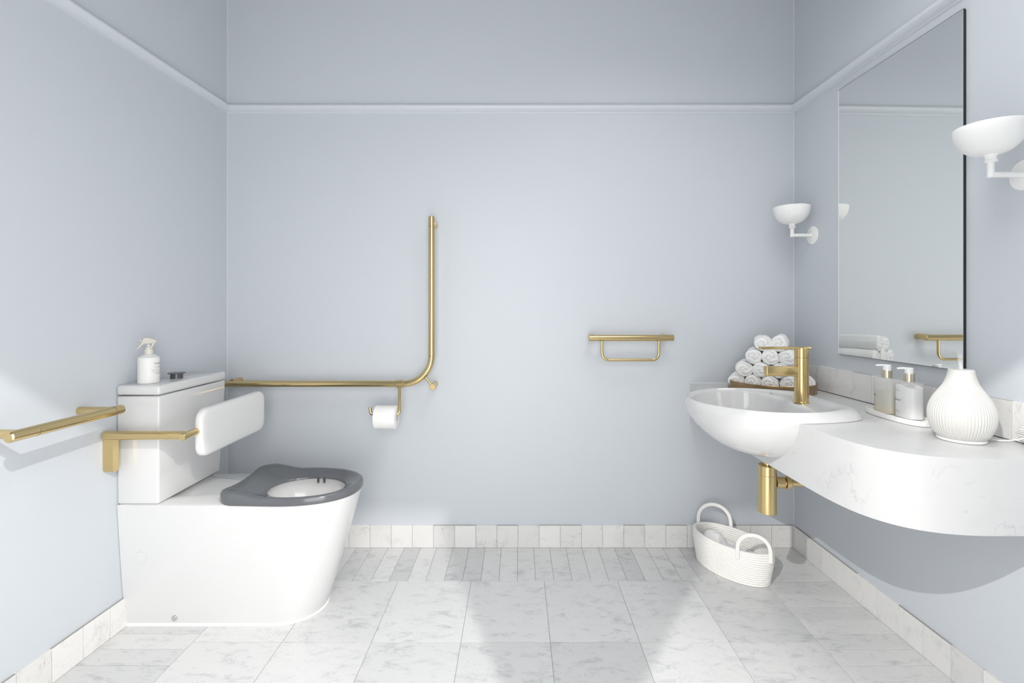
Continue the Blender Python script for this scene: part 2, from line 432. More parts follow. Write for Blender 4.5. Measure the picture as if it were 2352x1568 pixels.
for t, z, w in ((.03, .4475, 0), (0, .451, 0), (-.012, .457, .3), (-.010, .466, .8), (.03, .472, 1), (.09, .4755, 1), (.22, .476, 1), (.42, .472, .8), (.62, .466, .35), (.82, .461, .1), (.93, .457, 0), (1, .451, 0), (1, .447, 0)):
    rs.append([(a[0]+(b[0]-a[0])*t, a[1]+(b[1]-a[1])*t, z+hump(a[0]+(b[0]-a[0])*t, a[1]+(b[1]-a[1])*t, w)) for a, b in zip(so, si)])
vs = rings(bm, rs, False, False)
for i in range(len(so)):
    j = (i+1) % len(so); bm.faces.new((vs[-1][i], vs[-1][j], vs[0][j], vs[0][i]))
seat = obj('toilet_seat', bm, M['seat'], tl, angle=60); seat['label'] = 'dark grey open toilet seat'
for x in (-.822, -.797):
    bm = BM(); tube(bm, [(x, YT+.113, .452), (x, YT+.114, .430)], .0042, 12, round_=.002); obj('seat_bumper', bm, M['button'], seat)

# ------------------------------------------------------------ brass rails
def peg(bm, x, z, y0=2.26, r=.014): tube(bm, [(x, y0, z), (x, YB+.0, z)], r, 24)
gr = thing('grab_rail', 'long L-shaped brushed brass grab rail on the back wall beside the toilet', 'grab rail', (-.9, YB, .8))
bm = BM(); Yr = 2.26
tube(bm, fillet([(-1.372, Yr, .798), (-.4, Yr, .798), (-.4, Yr, 1.579)], .132, 18), .0150, 28, round_=.002); obj('rail_tube', bm, M['brass'], gr)
for a, b in (((-.4, Yr, .9275), (-.4, Yr, .9287)), ((-.4, Yr, 1.530), (-.4, Yr, 1.5312))):
    bm = BM(); tube(bm, [a, b], .01515, 28); obj('joint_ring', bm, M['joint'], gr)
for x, z in ((-1.335, .805), (-.3955, 1.548)):
    bm = BM(); peg(bm, x, z, 2.262, .0135); obj('wall_bracket', bm, M['brass'], gr)
bm = BM(); tube(bm, [(-.395, 2.245, .785), (-.395, YB, .785)], .0145, 28, round_=.001); obj('wall_bracket', bm, M['brass'], gr)
bm = BM(); tube(bm, [(-.432, 2.26, .832), (-.400, 2.258, .794)], .0052, 14); obj('strut', bm, M['brass'], gr)

hr = thing('toilet_roll_holder', 'small brass roll holder clamped to the long grab rail', 'toilet roll holder', (-.55, Yr, .798))
bm = BM(); tube(bm, [(-.568, Yr, .798), (-.532, Yr, .798)], .0185, 28, round_=.002); obj('clamp', bm, M['brass'], hr)
yr_, zr_ = 2.206, .667
bm = BM(); tube(bm, fillet([(-.549, 2.256, .786), (-.537, yr_, zr_), (-.668, yr_, zr_), (-.672, yr_+.002, .700)], .014, 8), .0068, 16, round_=.001); obj('hook_rod', bm, M['brass'], hr)
rl = thing('toilet_roll', 'white toilet paper roll hanging on the brass holder', 'toilet roll', (-.602, yr_, .612))
bm = BM(); c = (-.646, yr_, zr_-.0125)
rp = [(.0195, 0), (.050, 0), (.0525, .002), (.0525, .096), (.050, .098), (.0195, .098)]
lathe(bm, rp, c, 64, axis=(1, 0, 0), caps=False); obj('paper', bm, M['paper'], rl, angle=50)
bm = BM(); lathe(bm, [(.0196, .001), (.0196, .097), (.0182, .097), (.0182, .001), (.0196, .001)], c, 40, axis=(1, 0, 0), caps=False); obj('core', bm, M['cloth'], rl)
bm = BM()   # folded V tip of the loose sheet
def onroll(u, a, r=.0531): return (c[0]+u, c[1]-r*math.cos(a), c[2]+r*math.sin(a))
def sheet(r):
    g = []
    for k in range(9):
        t = k/8; a = .95-1.05*t; hwid = .046*(1-t)+.0008; ctr = .049-.008*t
        g.append([onroll(ctr-hwid+2*hwid*i/6, a, r) for i in range(7)])
    return g
slab(bm, sheet(.0532), sheet(.0520))
obj('folded_sheet', bm, M['paper'], rl, smooth=False)

tb = thing('towel_rail', 'short brushed brass towel rail with a lower loop on the back wall', 'towel rail', (.53, YB, .97))
bm = BM(); tube(bm, [(.334, Yr, 1.012), (.730, Yr, 1.012)], .0148, 28, round_=.002); obj('rail_tube', bm, M['brass'], tb)
for x in (.3835,): bm = BM(); tube(bm, [(x, Yr, 1.012), (x+.0012, Yr, 1.012)], .01495, 28); obj('joint_ring', bm, M['joint'], tb)
bm = BM(); tube(bm, fillet([(.396, Yr, 1.005), (.396, Yr, .909), (.662, Yr, .909), (.662, Yr, 1.005)], .032, 10), .0065, 18); obj('hanging_loop', bm, M['brass'], tb)
for x in (.355, .700):
    bm = BM(); peg(bm, x, 1.014, 2.262, .0140); obj('wall_bracket', bm, M['brass'], tb)

lr = thing('grab_rail', 'short horizontal brass grab rail on the left wall nearest the camera', 'grab rail', (-1.36, 1.42, .816))
bm = BM(); X0 = -1.313
tube(bm, [(X0, 1.246, .817), (X0, 1.606, .816)], .0150, 28, round_=.003); obj('rail_tube', bm, M['brass'], lr)
for y_ in (1.318, 1.570): bm = BM(); tube(bm, [(X0, y_, .8165), (X0, y_+.001, .8165)], .01515, 28); obj('joint_ring', bm, M['joint'], lr)
for y_ in (1.283, 1.580):
    bm = BM(); tube(bm, [(X0, y_, .8165), (XL(y_), y_, .8165)], .0125, 24); obj('wall_bracket', bm, M['brass'], lr)

br = thing('back_support', 'padded white backrest on a brass arm in front of the cistern', 'backrest', (-1.28, 1.67, .71))
bm = BM(); tube(bm, [(XL(1.667)+.004, 1.667, .7125), (-1.138, 1.667, .7125)], .0150, 28, round_=.004); obj('arm_tube', bm, M['brass'], br)
bm = BM(); tube(bm, [(-1.141, 1.642, .7125), (-1.141, 2.10, .7125)], .0128, 28, round_=.002); obj('cross_tube', bm, M['brass'], br)
bm = BM()
pl = [(1.660, .583), (1.676, .583)]
cy_, r_ = 1.6775, .0125
prof_ = [(cy_+r_*math.cos(PI+PI*k/12), .5955+r_*math.sin(PI+PI*k/12)) for k in range(13)] + [(cy_+r_, .712), (cy_-r_, .712)]
rings(bm, [[(XL(1.67)+.001, a, b) for a, b in prof_], [(-1.392, a, b) for a, b in prof_]]); obj('wall_plate', bm, M['brass'], br, angle=30)
# pad: rounded board, slightly concave towards the sitter
bm = BM(); y0, y1, z0, z1, rc = 1.718, 2.148, .617, .788, .040
ol = []
for cyy, czz, s in ((y1-rc, z1-rc, 0), (y0+rc, z1-rc, 1), (y0+rc, z0+rc, 2), (y1-rc, z0+rc, 3)):
    for k in range(9): a = PI/2*s+PI/2*k/8; ol.append((cyy+rc*math.cos(a), czz+rc*math.sin(a)))
cyp, czp = (y0+y1)/2, (z0+z1)/2
def ring(sc, x, ins): return [(x, cyp+(a-cyp)*(1-ins/.2), czp+(b-czp)*(1-ins/.085)) for a, b in ol]
rs = [ring(1, -1.150, .030), ring(1, -1.148, .006), ring(1, -1.143, .0), ring(1, -1.128, .0), ring(1, -1.121, .003), ring(1, -1.1185, .010), ring(1, -1.1185, .03), ring(1, -1.1185, .06)]
rings(bm, rs); obj('pad', bm, M['pad'], br, angle=60)

# ------------------------------------------------------------ writing wrapped onto bottles
def lettering(text, size, surf, v0, m, parent, align='CENTER', name='lettering', sx=1):
    cu = bpy.data.curves.new('t', 'FONT'); cu.body = text; cu.size = size; cu.align_x = align; cu.resolution_u = 2
    o = bpy.data.objects.new('t', cu); COL.objects.link(o); dg = bpy.context.evaluated_depsgraph_get()
    me = bpy.data.meshes.new_from_object(o.evaluated_get(dg)); bpy.data.objects.remove(o)
    bm = BM(); bm.from_mesh(me); bpy.data.meshes.remove(me)
    for v in bm.verts: v.co = Vector(surf(v.co.x*sx, v0+v.co.y))
    return obj(name, bm, m, parent, smooth=False)
# spray bottle on the cistern
sb = thing('spray_bottle', 'white air freshener spray bottle standing on the cistern lid', 'bottle', (-1.352, 1.775, .8762))
bc = Vector((-1.352, 1.775, .8762))
bm = BM(); lathe(bm, [(0, 0), (.031, 0), (.0335, .003), (.0335, .092), (.0328, .094), (.0165, .106), (.0125, .107), (.0125, .110), (0, .110)], bc, 64); obj('bottle_body', bm, M['bottle'], sb, angle=30)
bm = BM(); lathe(bm, [(0, .108), (.0135, .108), (.0140, .122), (.0135, .124), (.0105, .1245), (.0105, .131), (.0055, .132), (.0055, .142), (0, .142)], bc, 40); obj('collar', bm, M['cream'], sb)
# trigger head: side profile in the plane along direction d (nozzle back-right, trigger lever front-left)
d = Vector((.86, .25, 0)).normalized(); pth = Vector((-d.y, d.x, 0))
def head(pts, th):
    t = bmesh.new(); a = [t.verts.new(bc+d*u+Vector((0, 0, z))-pth*th) for u, z in pts]; b = [t.verts.new(bc+d*u+Vector((0, 0, z))+pth*th) for u, z in pts]
    t.faces.new(a); t.faces.new(b[::-1])
    for i in range(len(a)): j = (i+1) % len(a); t.faces.new((a[i], b[i], b[j], a[j]))
    bmesh.ops.recalc_face_normals(t, faces=t.faces[:]); bmesh.ops.bevel(t, geom=t.edges[:], offset=.0012, segments=2, affect='EDGES'); return t
bm = BM(); merge(bm, head([(-.021, .152), (-.016, .162), (-.010, .166), (.004, .165), (.017, .160), (.0255, .157), (.026, .150), (.016, .148), (.006, .145), (-.006, .144), (-.014, .147)], .006)); obj('spray_head', bm, M['cream'], sb, angle=50)
bm = BM(); merge(bm, head([(-.012, .160), (-.020, .150), (-.028, .137), (-.038, .124), (-.041, .121), (-.034, .124), (-.026, .131), (-.018, .141), (-.008, .147)], .0045)); obj('trigger', bm, M['cream'], sb, angle=50)
bm = BM(); tube(bm, [bc+d*(-.021)+Vector((0, 0, .157)), bc+d*(-.026)+Vector((0, 0, .1575))], .0036, 14); obj('nozzle', bm, M['cream'], sb)
bm = BM(); tube(bm, [bc+d*.008+Vector((0, 0, .131)), bc+d*.017+Vector((0, 0, .149))], .0035, 10); obj('piston', bm, M['cream'], sb)
TH0 = math.radians(14)
def cyl(u, v): a = TH0+u/.0335; return (bc.x+.03365*math.cos(a), bc.y+.03365*math.sin(a), bc.z+v)
lettering('GREENABBY', .0085, cyl, .070, M['ink'], sb); lettering('AIR FRESHENER', .0062, cyl, .0575, M['inklight'], sb)
lettering('VANILLA + COCONUT', .0062, cyl, .046, M['inklight'], sb); lettering('ANTI-BACTERIAL NATURAL', .0042, cyl, .039, M['inklight'], sb)
lettering('MADE IN AUSTRALIA', .0040, cyl, .0345, M['ink'], sb); lettering('250ML', .0040, cyl, .019, M['inklight'], sb)
for v in (.0535, .0437):
    bm = BM(); a_ = [cyl(-.034+.068*k/24, v) for k in range(25)]; b_ = [cyl(-.034+.068*k/24, v+.00035) for k in range(25)]
    rings(bm, [a_, b_], False, False, cyc=False); obj('label_line', bm, M['inklight'], sb)

# ------------------------------------------------------------ basin + counter
BX, BY = .86, 1.755
hwp = [(.620, 0), (.624, .045), (.635, .085), (.659, .128), (.695, .168), (.742, .204), (.79, .231), (.85, .245), (.91, .247), (.98, .238), (1.04, .224), (1.088, .206), (1.114, .188), (1.130, .162), (1.137, .12), (1.141, 0)]
hin = [(.645, 0), (.649, .045), (.662, .085), (.688, .126), (.717, .163), (.76, .196), (.82, .218), (.88, .224), (.925, .216), (.953, .198), (.970, .165), (.982, .11), (.986, 0)]
def outline(h):
    s = spline([(x, y, 0) for x, y in h], 8); return [(p.x, p.y) for p in s] + [(p.x, -p.y) for p in s[-2:0:-1]]
def polar(ol, N_, cx):
    """resample a closed star-shaped outline at N_ fixed angles"""
    seg = [(math.atan2(y, x-cx), x-cx, y) for x, y in ol]; out = []
    n = len(ol)
    for k in range(N_):
        th = 2*PI*k/N_; dx, dy = math.cos(th), math.sin(th); best = None
        for i in range(n):
            (x1, y1), (x2, y2) = ol[i], ol[(i+1) % n]; x1 -= cx; x2 -= cx
            den = dx*(y2-y1)-dy*(x2-x1)
            if abs(den) < 1e-12: continue
            t = (x1*(y2-y1)-y1*(x2-x1))/den; s_ = (x1*dy-y1*dx)/den
            if t > 0 and -1e-9 <= s_ <= 1+1e-9: best = t if best is None else max(best, t)
        out.append((cx+dx*best, BY+dy*best))
    return out
NP = 120
PO, PIN = polar(outline(hwp), NP, BX), polar(outline(hin), NP, BX)
def scl(o, s, c=(.925, BY)): return [(c[0]+(x-c[0])*s, c[1]+(y-c[1])*s) for x, y in o]
BODY = [(.05, .626), (.16, .627), (.30, .631), (.43, .639), (.56, .653), (.67, .672), (.77, .695), (.855, .720), (.92, .745), (.965, .766), (.985, .785)]
def body(shrink):
    return [[(x, y, z) for x, y in scl(PO, s*shrink)] for s, z in BODY]
bm = BM(); rs = body(1)
fl = lambda p, q: [b if a[0] > .90 else ((a[0]+(b[0]-a[0])*max(0, (a[0]-.86)/.04), a[1]+(b[1]-a[1])*max(0, (a[0]-.86)/.04))) for a, b in zip(p, q)]
rs.append([(x, y, .7915) for x, y in fl(scl(PO, .992), scl(PO, 1.012))]); rs.append([(x, y, .796) for x, y in fl(scl(PO, .996), scl(PO, 1.002))]); rs.append([(x, y, .806) for x, y in scl(PO, .993)])
for t, z in ((.04, .8145), (.12, .8205), (.22, .8225), (.34, .8205), (.44, .8165), (.55, .8145), (.72, .8135), (.86, .8125), (.94, .8105), (1.0, .805)):
    rs.append([(a[0]+(b[0]-a[0])*t, a[1]+(b[1]-a[1])*t, z) for a, b in zip(scl(PO, .985), PIN)])
for s, z in ((.985, .795), (.955, .77), (.91, .74), (.84, .71), (.72, .688), (.5, .676), (.25, .672), (.04, .671)): rs.append([(x, y, z) for x, y in scl(PIN, s, (.85, BY))])
rings(bm, rs)
bs = thing('wash_basin', 'white semi-recessed ceramic basin bulging out of the front of the marble counter', 'basin', (.9, BY, .61))
obj('basin_bowl', bm, M['ceramic'], bs, angle=60)
bm = BM(); lathe(bm, [(0, 0), (.022, 0), (.022, .002), (.018, .004), (0, .004)], (.86, BY, .672), 32); obj('waste_plug', bm, M['brass'], bs)
# counter with the bowl cut out of it
bm = BM()
front = spline([(.834, 2.333, 0), (.858, 2.08, 0), (.872, 1.85, 0), (.880, 1.60, 0), (.885, 1.44, 0), (.896, 1.34, 0), (.918, 1.27, 0), (.958, 1.215, 0), (1.015, 1.180, 0), (1.09, 1.163, 0), (1.19, 1.160, 0), (1.356, 1.163, 0)], 6)
pl = [(p.x, p.y) for p in front] + [(XR(1.25)-.001, 1.25), (XR(2.333)-.001, 2.333)]
rings(bm, [[(x, y, .604) for x, y in pl], [(x, y, .789) for x, y in pl], ])
co = obj('counter', bm, M['counter'], smooth=False, origin=(1.1, 1.7, .604))
bm = BM(); rs = [[(x, y, .614) for x, y in scl(PO, .04)]] + body(.985) + [[(x, y, .83) for x, y in scl(PO, .97)]]
rings(bm, rs); cut = obj('cut', bm, M['counter'])
md = co.modifiers.new('b', 'BOOLEAN'); md.object = cut; md.operation = 'DIFFERENCE'; md.solver = 'EXACT'
bpy.context.view_layer.update(); dg = bpy.context.evaluated_depsgraph_get()
me = bpy.data.meshes.new_from_object(co.evaluated_get(dg)); co.modifiers.clear(); co.data = me; bpy.data.objects.remove(cut)
for p in me.polygons: p.use_smooth = True
me.set_sharp_from_angle(angle=math.radians(25))
co.name = 'vanity_counter'; tag(co, 'curved white marble counter with a deep apron along the right wall', 'counter')
bm = BM(); bx(bm, .834, 1.336, YB-.003, YB+.001, .788, .7925); 
sl = obj('sealant_line', bm, M['caulk'], None, smooth=False, origin=(1.08, YB, .79)); sl.parent = co; sl.location = sl.location - co.location

# tap
FX, FY = 1.016, 1.729
tp = thing('basin_tap', 'tall brushed brass mixer tap standing on the basin rim', 'tap', (FX, FY, .8135))
bm = BM(); lathe(bm, [(0, .8130), (.0262, .8130), (.0262, .8175), (.0235, .819), (.0232, .9745), (.0218, .9752), (.0218, .9775), (.0, .9775)], (FX, FY, 0), 56); obj('tap_body', bm, M['brassv'], tp, angle=30)
bm = BM(); lathe(bm, [(0, .9778), (.0234, .9778), (.0234, 1.0085), (.0225, 1.0095), (0, 1.0095)], (FX, FY, 0), 56); obj('tap_cap', bm, M['brassv'], tp, angle=30)
bm = BM(); bx(bm, .886, 1.008, FY-.0125, FY+.0125, .909, .9435, .003, 3); obj('spout', bm, M['brassv'], tp, angle=40)
bm = BM(); bx(bm, .866, 1.047, FY-.0085, FY+.0085, 1.0035, 1.0130, .0015, 2); obj('lever', bm, M['brassv'], tp, angle=40)
# bottle trap
TX, TY = .905, 1.75
bt = thing('bottle_trap', 'brushed brass bottle trap hanging under the basin', 'trap', (TX, TY, .41))
bm = BM(); lathe(bm, [(0, .412), (.029, .412), (.0315, .4145), (.0315, .549), (.0308, .550), (.0315, .551), (.0315, .583), (.0295, .585), (.018, .585), (.018, .582), (0, .582)], (TX, TY, 0), 56); obj('trap_body', bm, M['brass'], bt, angle=30)
bm = BM(); lathe(bm, [(0, .580), (.0155, .580), (.0155, .598), (.0235, .599), (.0235, .606), (.022, .6115), (.022, .628), (0, .628)], (TX, TY, 0), 40); obj('inlet_neck', bm, M['brass'], bt, angle=30)
bm = BM(); lathe(bm, [(0, .028), (.0205, .028), (.0205, .056), (.0150, .057), (.0150, .060), (.0235, .061), (.0235, .076), (.0175, .080), (.0128, .081), (0, .081)], (TX, TY, .522), 40, axis=(1, -.10, 0)); obj('coupling', bm, M['brass'], bt, angle=30)
bm = BM(); tube(bm, [(TX+.07, TY-.007, .522), (XR(1.70), TY-.044, .522)], .0125, 28); obj('outlet_pipe', bm, M['brass'], bt)

# ------------------------------------------------------------ mirror
mr = thing('wall_mirror', 'tall frameless rectangular mirror on the right wall above the counter', 'mirror', (XR(1.73), 1.73, .96))
bm = BM(); y0, y1, z0, z1 = 1.458, 2.004, .962, 2.052
def mq(a, b, off0, off1): return [(XR(a)-off0, a), (XR(a)-off1, a), (XR(b)-off1, b), (XR(b)-off0, b)]
hexa(bm, mq(y0, y1, .0095, .0105), mq(y0, y1, .0095, .0105), z0, z1); obj('mirror_glass', bm, M['mirror'], mr, smooth=False)
bm = BM(); hexa(bm, mq(y0+.0005, y1-.0005, 0, .0094), mq(y0+.0005, y1-.0005, 0, .0094), z0+.001, z1-.001); obj('backing', bm, M['mirroredge'], mr, smooth=False)
bm = BM(); hexa(bm, mq(y0, y1, .002, .0106), mq(y0, y1, .002, .0106), z1, z1+.0012); obj('edge_seal', bm, M['mirroredge'], mr, smooth=False); bm = BM(); hexa(bm, mq(y0, y1, .002, .0106), mq(y0, y1, .002, .0106), z0-.0012, z0); obj('edge_seal', bm, M['mirroredge'], mr, smooth=False)
bm = BM(); hexa(bm, mq(y1, y1+.004, 0, .0105), mq(y1, y1+.004, 0, .0105), z0, z1); e_ = obj('polished_edge', bm, M['mirrorlight'], mr, smooth=False); e_['label'] = 'polished far edge with its bright reflection painted near-white'

# ------------------------------------------------------------ wall lamps
def sconce(label, y, z):
    xw = XR(y); xc = xw-.094
    t = thing('wall_lamp', label, 'wall lamp', (xw, y, z), 'plaster uplighters beside the mirror')
    bm = BM(); lathe(bm, [(0, 0), (.0410, 0), (.0412, .002), (.0402, .0042), (.030, .0062), (.012, .0085), (0, .009)], (xw, y, z), 48, axis=(-1, 0, 0)); obj('wall_plate', bm, M['plaster'], t)
    bm = BM(); r = .0078
    tube(bm, [(xw, y, z), (xc, y, z)], r, 24, round_=.001); tube(bm, [(xc, y, z-r), (xc, y, z+.036)], r, 24, round_=.001); obj('arm', bm, M['plaster'], t)
    bm = BM()
    lathe(bm, [(.0078, .026), (.0082, .032), (.0145, .0335), (.0150, .036), (.0122, .0385), (.0120, .043), (.0128, .048), (.0165, .0525), (0, .0535)], (xc, y, z), 40); obj('collar', bm, M['plaster'], t)
    bm = BM(); o_ = []
    for k in range(15): a = k/14*PI/2; o_.append((.012+.064*math.sin(a)**.92 if k else .002, .052+.073*(1-math.cos(a))**.98))
    o_ += [(.0755, .128), (.0735, .1285), (.0725, .125)]
    for k in range(13): a = (1-k/13)*PI/2; o_.append((.009+.062*math.sin(a)**.92, .057+.068*(1-math.cos(a))))
    lathe(bm, o_, (xc-.002, y, z), 64)
    for v in bm.verts:
        if v.co.x > xw-.0185: v.co.x = xw-.0185+(v.co.x-xw+.0185)*.15
        n_ = noise.noise(v.co*40)*.0008; v.co += Vector((n_, n_, n_))
    obj('bowl_shade', bm, M['plaster'], t, angle=60)
    bm = BM(); lathe(bm, [(0, 0), (.012, 0), (.024, .022), (.027, .036), (.020, .050), (0, .056)], (xc-.002, y, z+.060), 28); obj('bulb', bm, M['white'], t)
    return t
sconce('white plaster bowl wall lamp in the far corner, left of the mirror', 2.191, 1.481)
sconce('white plaster bowl wall lamp nearest the camera, right of the mirror', 1.291, 1.507)

# ------------------------------------------------------------ tray + rolled towels
TC = Vector((1.128, 2.148, .7895))
bm = BM(); lathe(bm, [(0, 0), (.172, 0), (.1745, .003), (.1755, .040), (.1745, .0412), (.1733, .040), (.1722, .006), (.170, .004), (0, .004)], TC, 96)
tag(obj('towel_tray', bm, M['traybrass'], origin=TC, angle=40), 'round aged brass tray holding the stacked rolled towels', 'tray')
def roll_mesh(seed, L, R):
    bm = BM(); nA, rs = 72, []
    off = Vector((seed*3.1, seed*1.7, seed))
    ends = [.1, .2, .3, .4, .5, .6, .7, .8, .89, .96]
    def ringat(x, rr, end=0):
        out = []
        for k in range(nA):
            a = 2*PI*k/nA; r = rr*R
            sq = 1+.035*math.cos(2*a+seed)+.03*math.sin(3*a+seed*2)
            p = Vector((x, r*math.cos(a)*sq, r*math.sin(a)*sq*.97))
            if end:
                ph = (rr*4.2 - a/(2*PI)*1.0 + seed*.3) % 1.0; g = -.0035*(1-min(1, abs(ph-.5)/.16)) if abs(ph-.5) < .16 else 0
                p.x += end*(.012*(1-rr*rr)*.6 + g*2.4 + noise.noise(p*90+off)*.0012)
            else:
                s = max(0, 1-abs(abs(x)-L/2)/.012)
                nn = noise.noise(p*22+off)*.0022+noise.noise(p*260+off)*.0011
                wrap = .0022 if (a-seed) % (2*PI) < .9 else 0
                p += Vector((0, math.cos(a), math.sin(a)))*(nn+wrap)
            out.append(p)
        return out
    for e in ends: rs.append(ringat(-L/2-.001, e, -1))
    nx = 26
    for k in range(nx+1):
        x = -L/2+L*k/nx; f = min(1, .955+.045*math.sin(PI*k/nx)*3); rs.append(ringat(x, f))
    for e in ends[::-1]: rs.append(ringat(L/2+.001, e, 1))
    rings(bm, rs)
    me = bpy.data.meshes.new('rolled_towel'); bmesh.ops.recalc_face_normals(bm, faces=bm.faces[:]); bm.to_mesh(me); bm.free()
    for p in me.polygons: p.use_smooth = True
    me.materials.append(M['towel']); return me
ang = math.radians(30); U = Vector((math.cos(ang), -math.sin(ang), 0)); V = Vector((math.sin(ang), math.cos(ang), 0))
R0 = .0352
lab = {0: ('bottom', ['leftmost', 'second from the left', 'middle', 'second from the right', 'rightmost']),
       1: ('second', ['leftmost', 'second from the left', 'third from the left', 'rightmost']),
       2: ('third', ['leftmost', 'middle', 'rightmost']), 3: ('top', ['left', 'right'])}
sd = 0
for row in range(4):
    n = 5-row
    for i in range(n):
        s = (i-(n-1)/2)*.0665; Lr = [.16, .165, .168, .17][row]
        if row == 0: Lr = [.125, .165, .175, .165, .105][i]
        if row == 1 and i in (0, 3): Lr = .15
        sd += 1
        me = roll_mesh(sd, Lr, R0*(1+.03*math.sin(sd*2.3)))
        c = TC+U*s+Vector((0, 0, .004+.034+row*.0572))+V*random.uniform(-.004, .004)+Vector((0, 0, -.0006*row))
        o = bpy.data.objects.new('rolled_towel', me); COL.objects.link(o); o.location = c
        o.rotation_euler = (0, 0, math.atan2(V.y, V.x)+random.uniform(-.05, .05)+(0 if row < 3 else (.06 if i == 0 else -.06)))
        rn, nm = lab[row]; tag(o, 'white rolled towel, %s one in the %s row of the stack' % (nm[i], rn), 'towel', 'rolled towels stacked on the brass tray')

# ------------------------------------------------------------ soap tray and two pump bottles
tr = Vector((1.247, 1.585, .7895)); bm = BM()
def stadium(cx, cy, hx, hy, n=24, e=3):
    o = []
    for k in range(n*4):
        a = 2*PI*k/(n*4); c_, s_ = math.cos(a), math.sin(a); o.append((cx+hx*math.copysign(abs(c_)**(2/e), c_), cy+hy*math.copysign(abs(s_)**(2/e), s_)))
    return o
def srings(bm, cx, cy, lst, e=3, n=24): rings(bm, [[(x, y, z) for x, y in stadium(cx, cy, hx, hy, n, e)] for hx, hy, z in lst])
srings(bm, tr.x, tr.y, [(.045, .118, .7895), (.047, .120, .791), (.048, .121, .805), (.0472, .1202, .8065), (.0445, .1175, .8065), (.044, .117, .7975), (.01, .05, .797)], 2.6)
tag(obj('soap_tray', bm, M['stone'], origin=tr, angle=40), 'white oval stone tray under the two pump bottles', 'tray')
def pump(label, cx, cy, kind, toff):
    z0 = .7975; t = thing('pump_bottle', label, 'bottle', (cx, cy, z0), 'pump bottles on the stone tray')
    hx, hy, H_ = .0265, .0405, .113
    bm = BM(); srings(bm, cx, cy, [(.002, .003, z0), (hx-.003, hy-.003, z0), (hx, hy, z0+.003), (hx, hy, z0+H_), (hx-.002, hy-.002, z0+H_+.0025), (.014, .014, z0+H_+.006), (.001, .001, z0+H_+.006)], 3)
    obj('bottle_body', bm, M['frost'] if kind == 'soap' else M['shell'], t, angle=40)
    top = .072 if kind == 'soap' else .107
    bm = BM(); i_ = .0015
    if kind == 'soap':
        srings(bm, cx, cy, [(.002, .002, z0+.025), (hx-i_, hy-i_, z0+.025), (hx-i_, hy-i_, z0+top), (.002, .002, z0+top)], 3); f_ = obj('liquid_soap', bm, M['liquid'], t, angle=40); f_['label'] = 'olive green liquid soap'
        bm = BM(); srings(bm, cx, cy, [(.002, .002, z0+.001), (hx-i_-.001, hy-i_-.001, z0+.001), (hx-i_, hy-i_, z0+.003), (hx-i_, hy-i_, z0+.0248), (.002, .002, z0+.0248)], 3); obj('bottle_base', bm, M['liquidbase'], t, angle=40)
    else:
        srings(bm, cx, cy, [(.002, .002, z0+.001), (hx-i_, hy-i_, z0+.003), (hx-i_, hy-i_, z0+.05), (hx-i_, hy-i_, z0+top), (hx-.008, hy-.01, z0+top-.004), (.002, .002, z0+top-.006)], 3)
        for v in bm.verts:
            if v.co.z > z0+.08: v.co.z += .0045*math.sin((v.co.y-cy)*60+.8)-.003
        f_ = obj('lotion', bm, M['lotion'], t, angle=60)
    bm = BM(); lathe(bm, [(0, H_+.004), (.0150, H_+.004), (.0152, H_+.006), (.0152, H_+.030), (.0145, H_+.031), (0, H_+.031)], (cx, cy, z0), 40); c_ = obj('pump_collar', bm, M['champagne'], t, angle=30); c_['label'] = 'pale gold metal collar'
    bm = BM(); lathe(bm, [(0, H_+.031), (.0118, H_+.031), (.0118, H_+.0475), (.0105, H_+.049), (0, H_+.0495)], (cx, cy, z0), 32)
    dd = Vector((-.92, .40, 0)).normalized()
    a = Vector((cx, cy, z0+H_+.0455)); tube(bm, [a, a+dd*.017+Vector((0, 0, .0012)), a+dd*.032+Vector((0, 0, -.0004))], [.0045, .0036, .0028], 14); obj('pump_head', bm, M['white'], t, angle=40)
    # arc-length map of the outline, starting at the -X face centre and running towards -Y (reading direction)
    ol = stadium(cx, cy, hx+.0003, hy+.0003, 40, 3); n = len(ol); k0 = n//2
    ds = [0]; 
    for k in range(n): a1, b1 = ol[(k0+k) % n], ol[(k0+k+1) % n]; ds.append(ds[-1]+math.dist(a1, b1))
    tot = ds[-1]
    def surf(u, v):
        u = (u+toff) % tot; k = 0
        while ds[k+1] < u: k += 1
        f = (u-ds[k])/(ds[k+1]-ds[k]); a1, b1 = ol[(k0+k) % n], ol[(k0+k+1) % n]
        return (a1[0]+(b1[0]-a1[0])*f, a1[1]+(b1[1]-a1[1])*f, z0+v)
    lettering('BOTICA', .0095, surf, .085, M['inklight'], t)
    lettering('Oceanique', .0098, surf, .055, M['ink'], t)
    lettering('HAND WASH' if kind == 'soap' else 'HAND LOTION', .0050, surf, .020, M['ink'], t)
    lettering('450ml 15.2 fl oz', .0048, surf, .013, M['inklight'], t)
pump('frosted pump bottle half full of olive green liquid soap', 1.254, 1.640, 'soap', -.034)
pump('clear pump bottle full of white lotion beside the soap bottle', 1.260, 1.555, 'lotion', -.022)

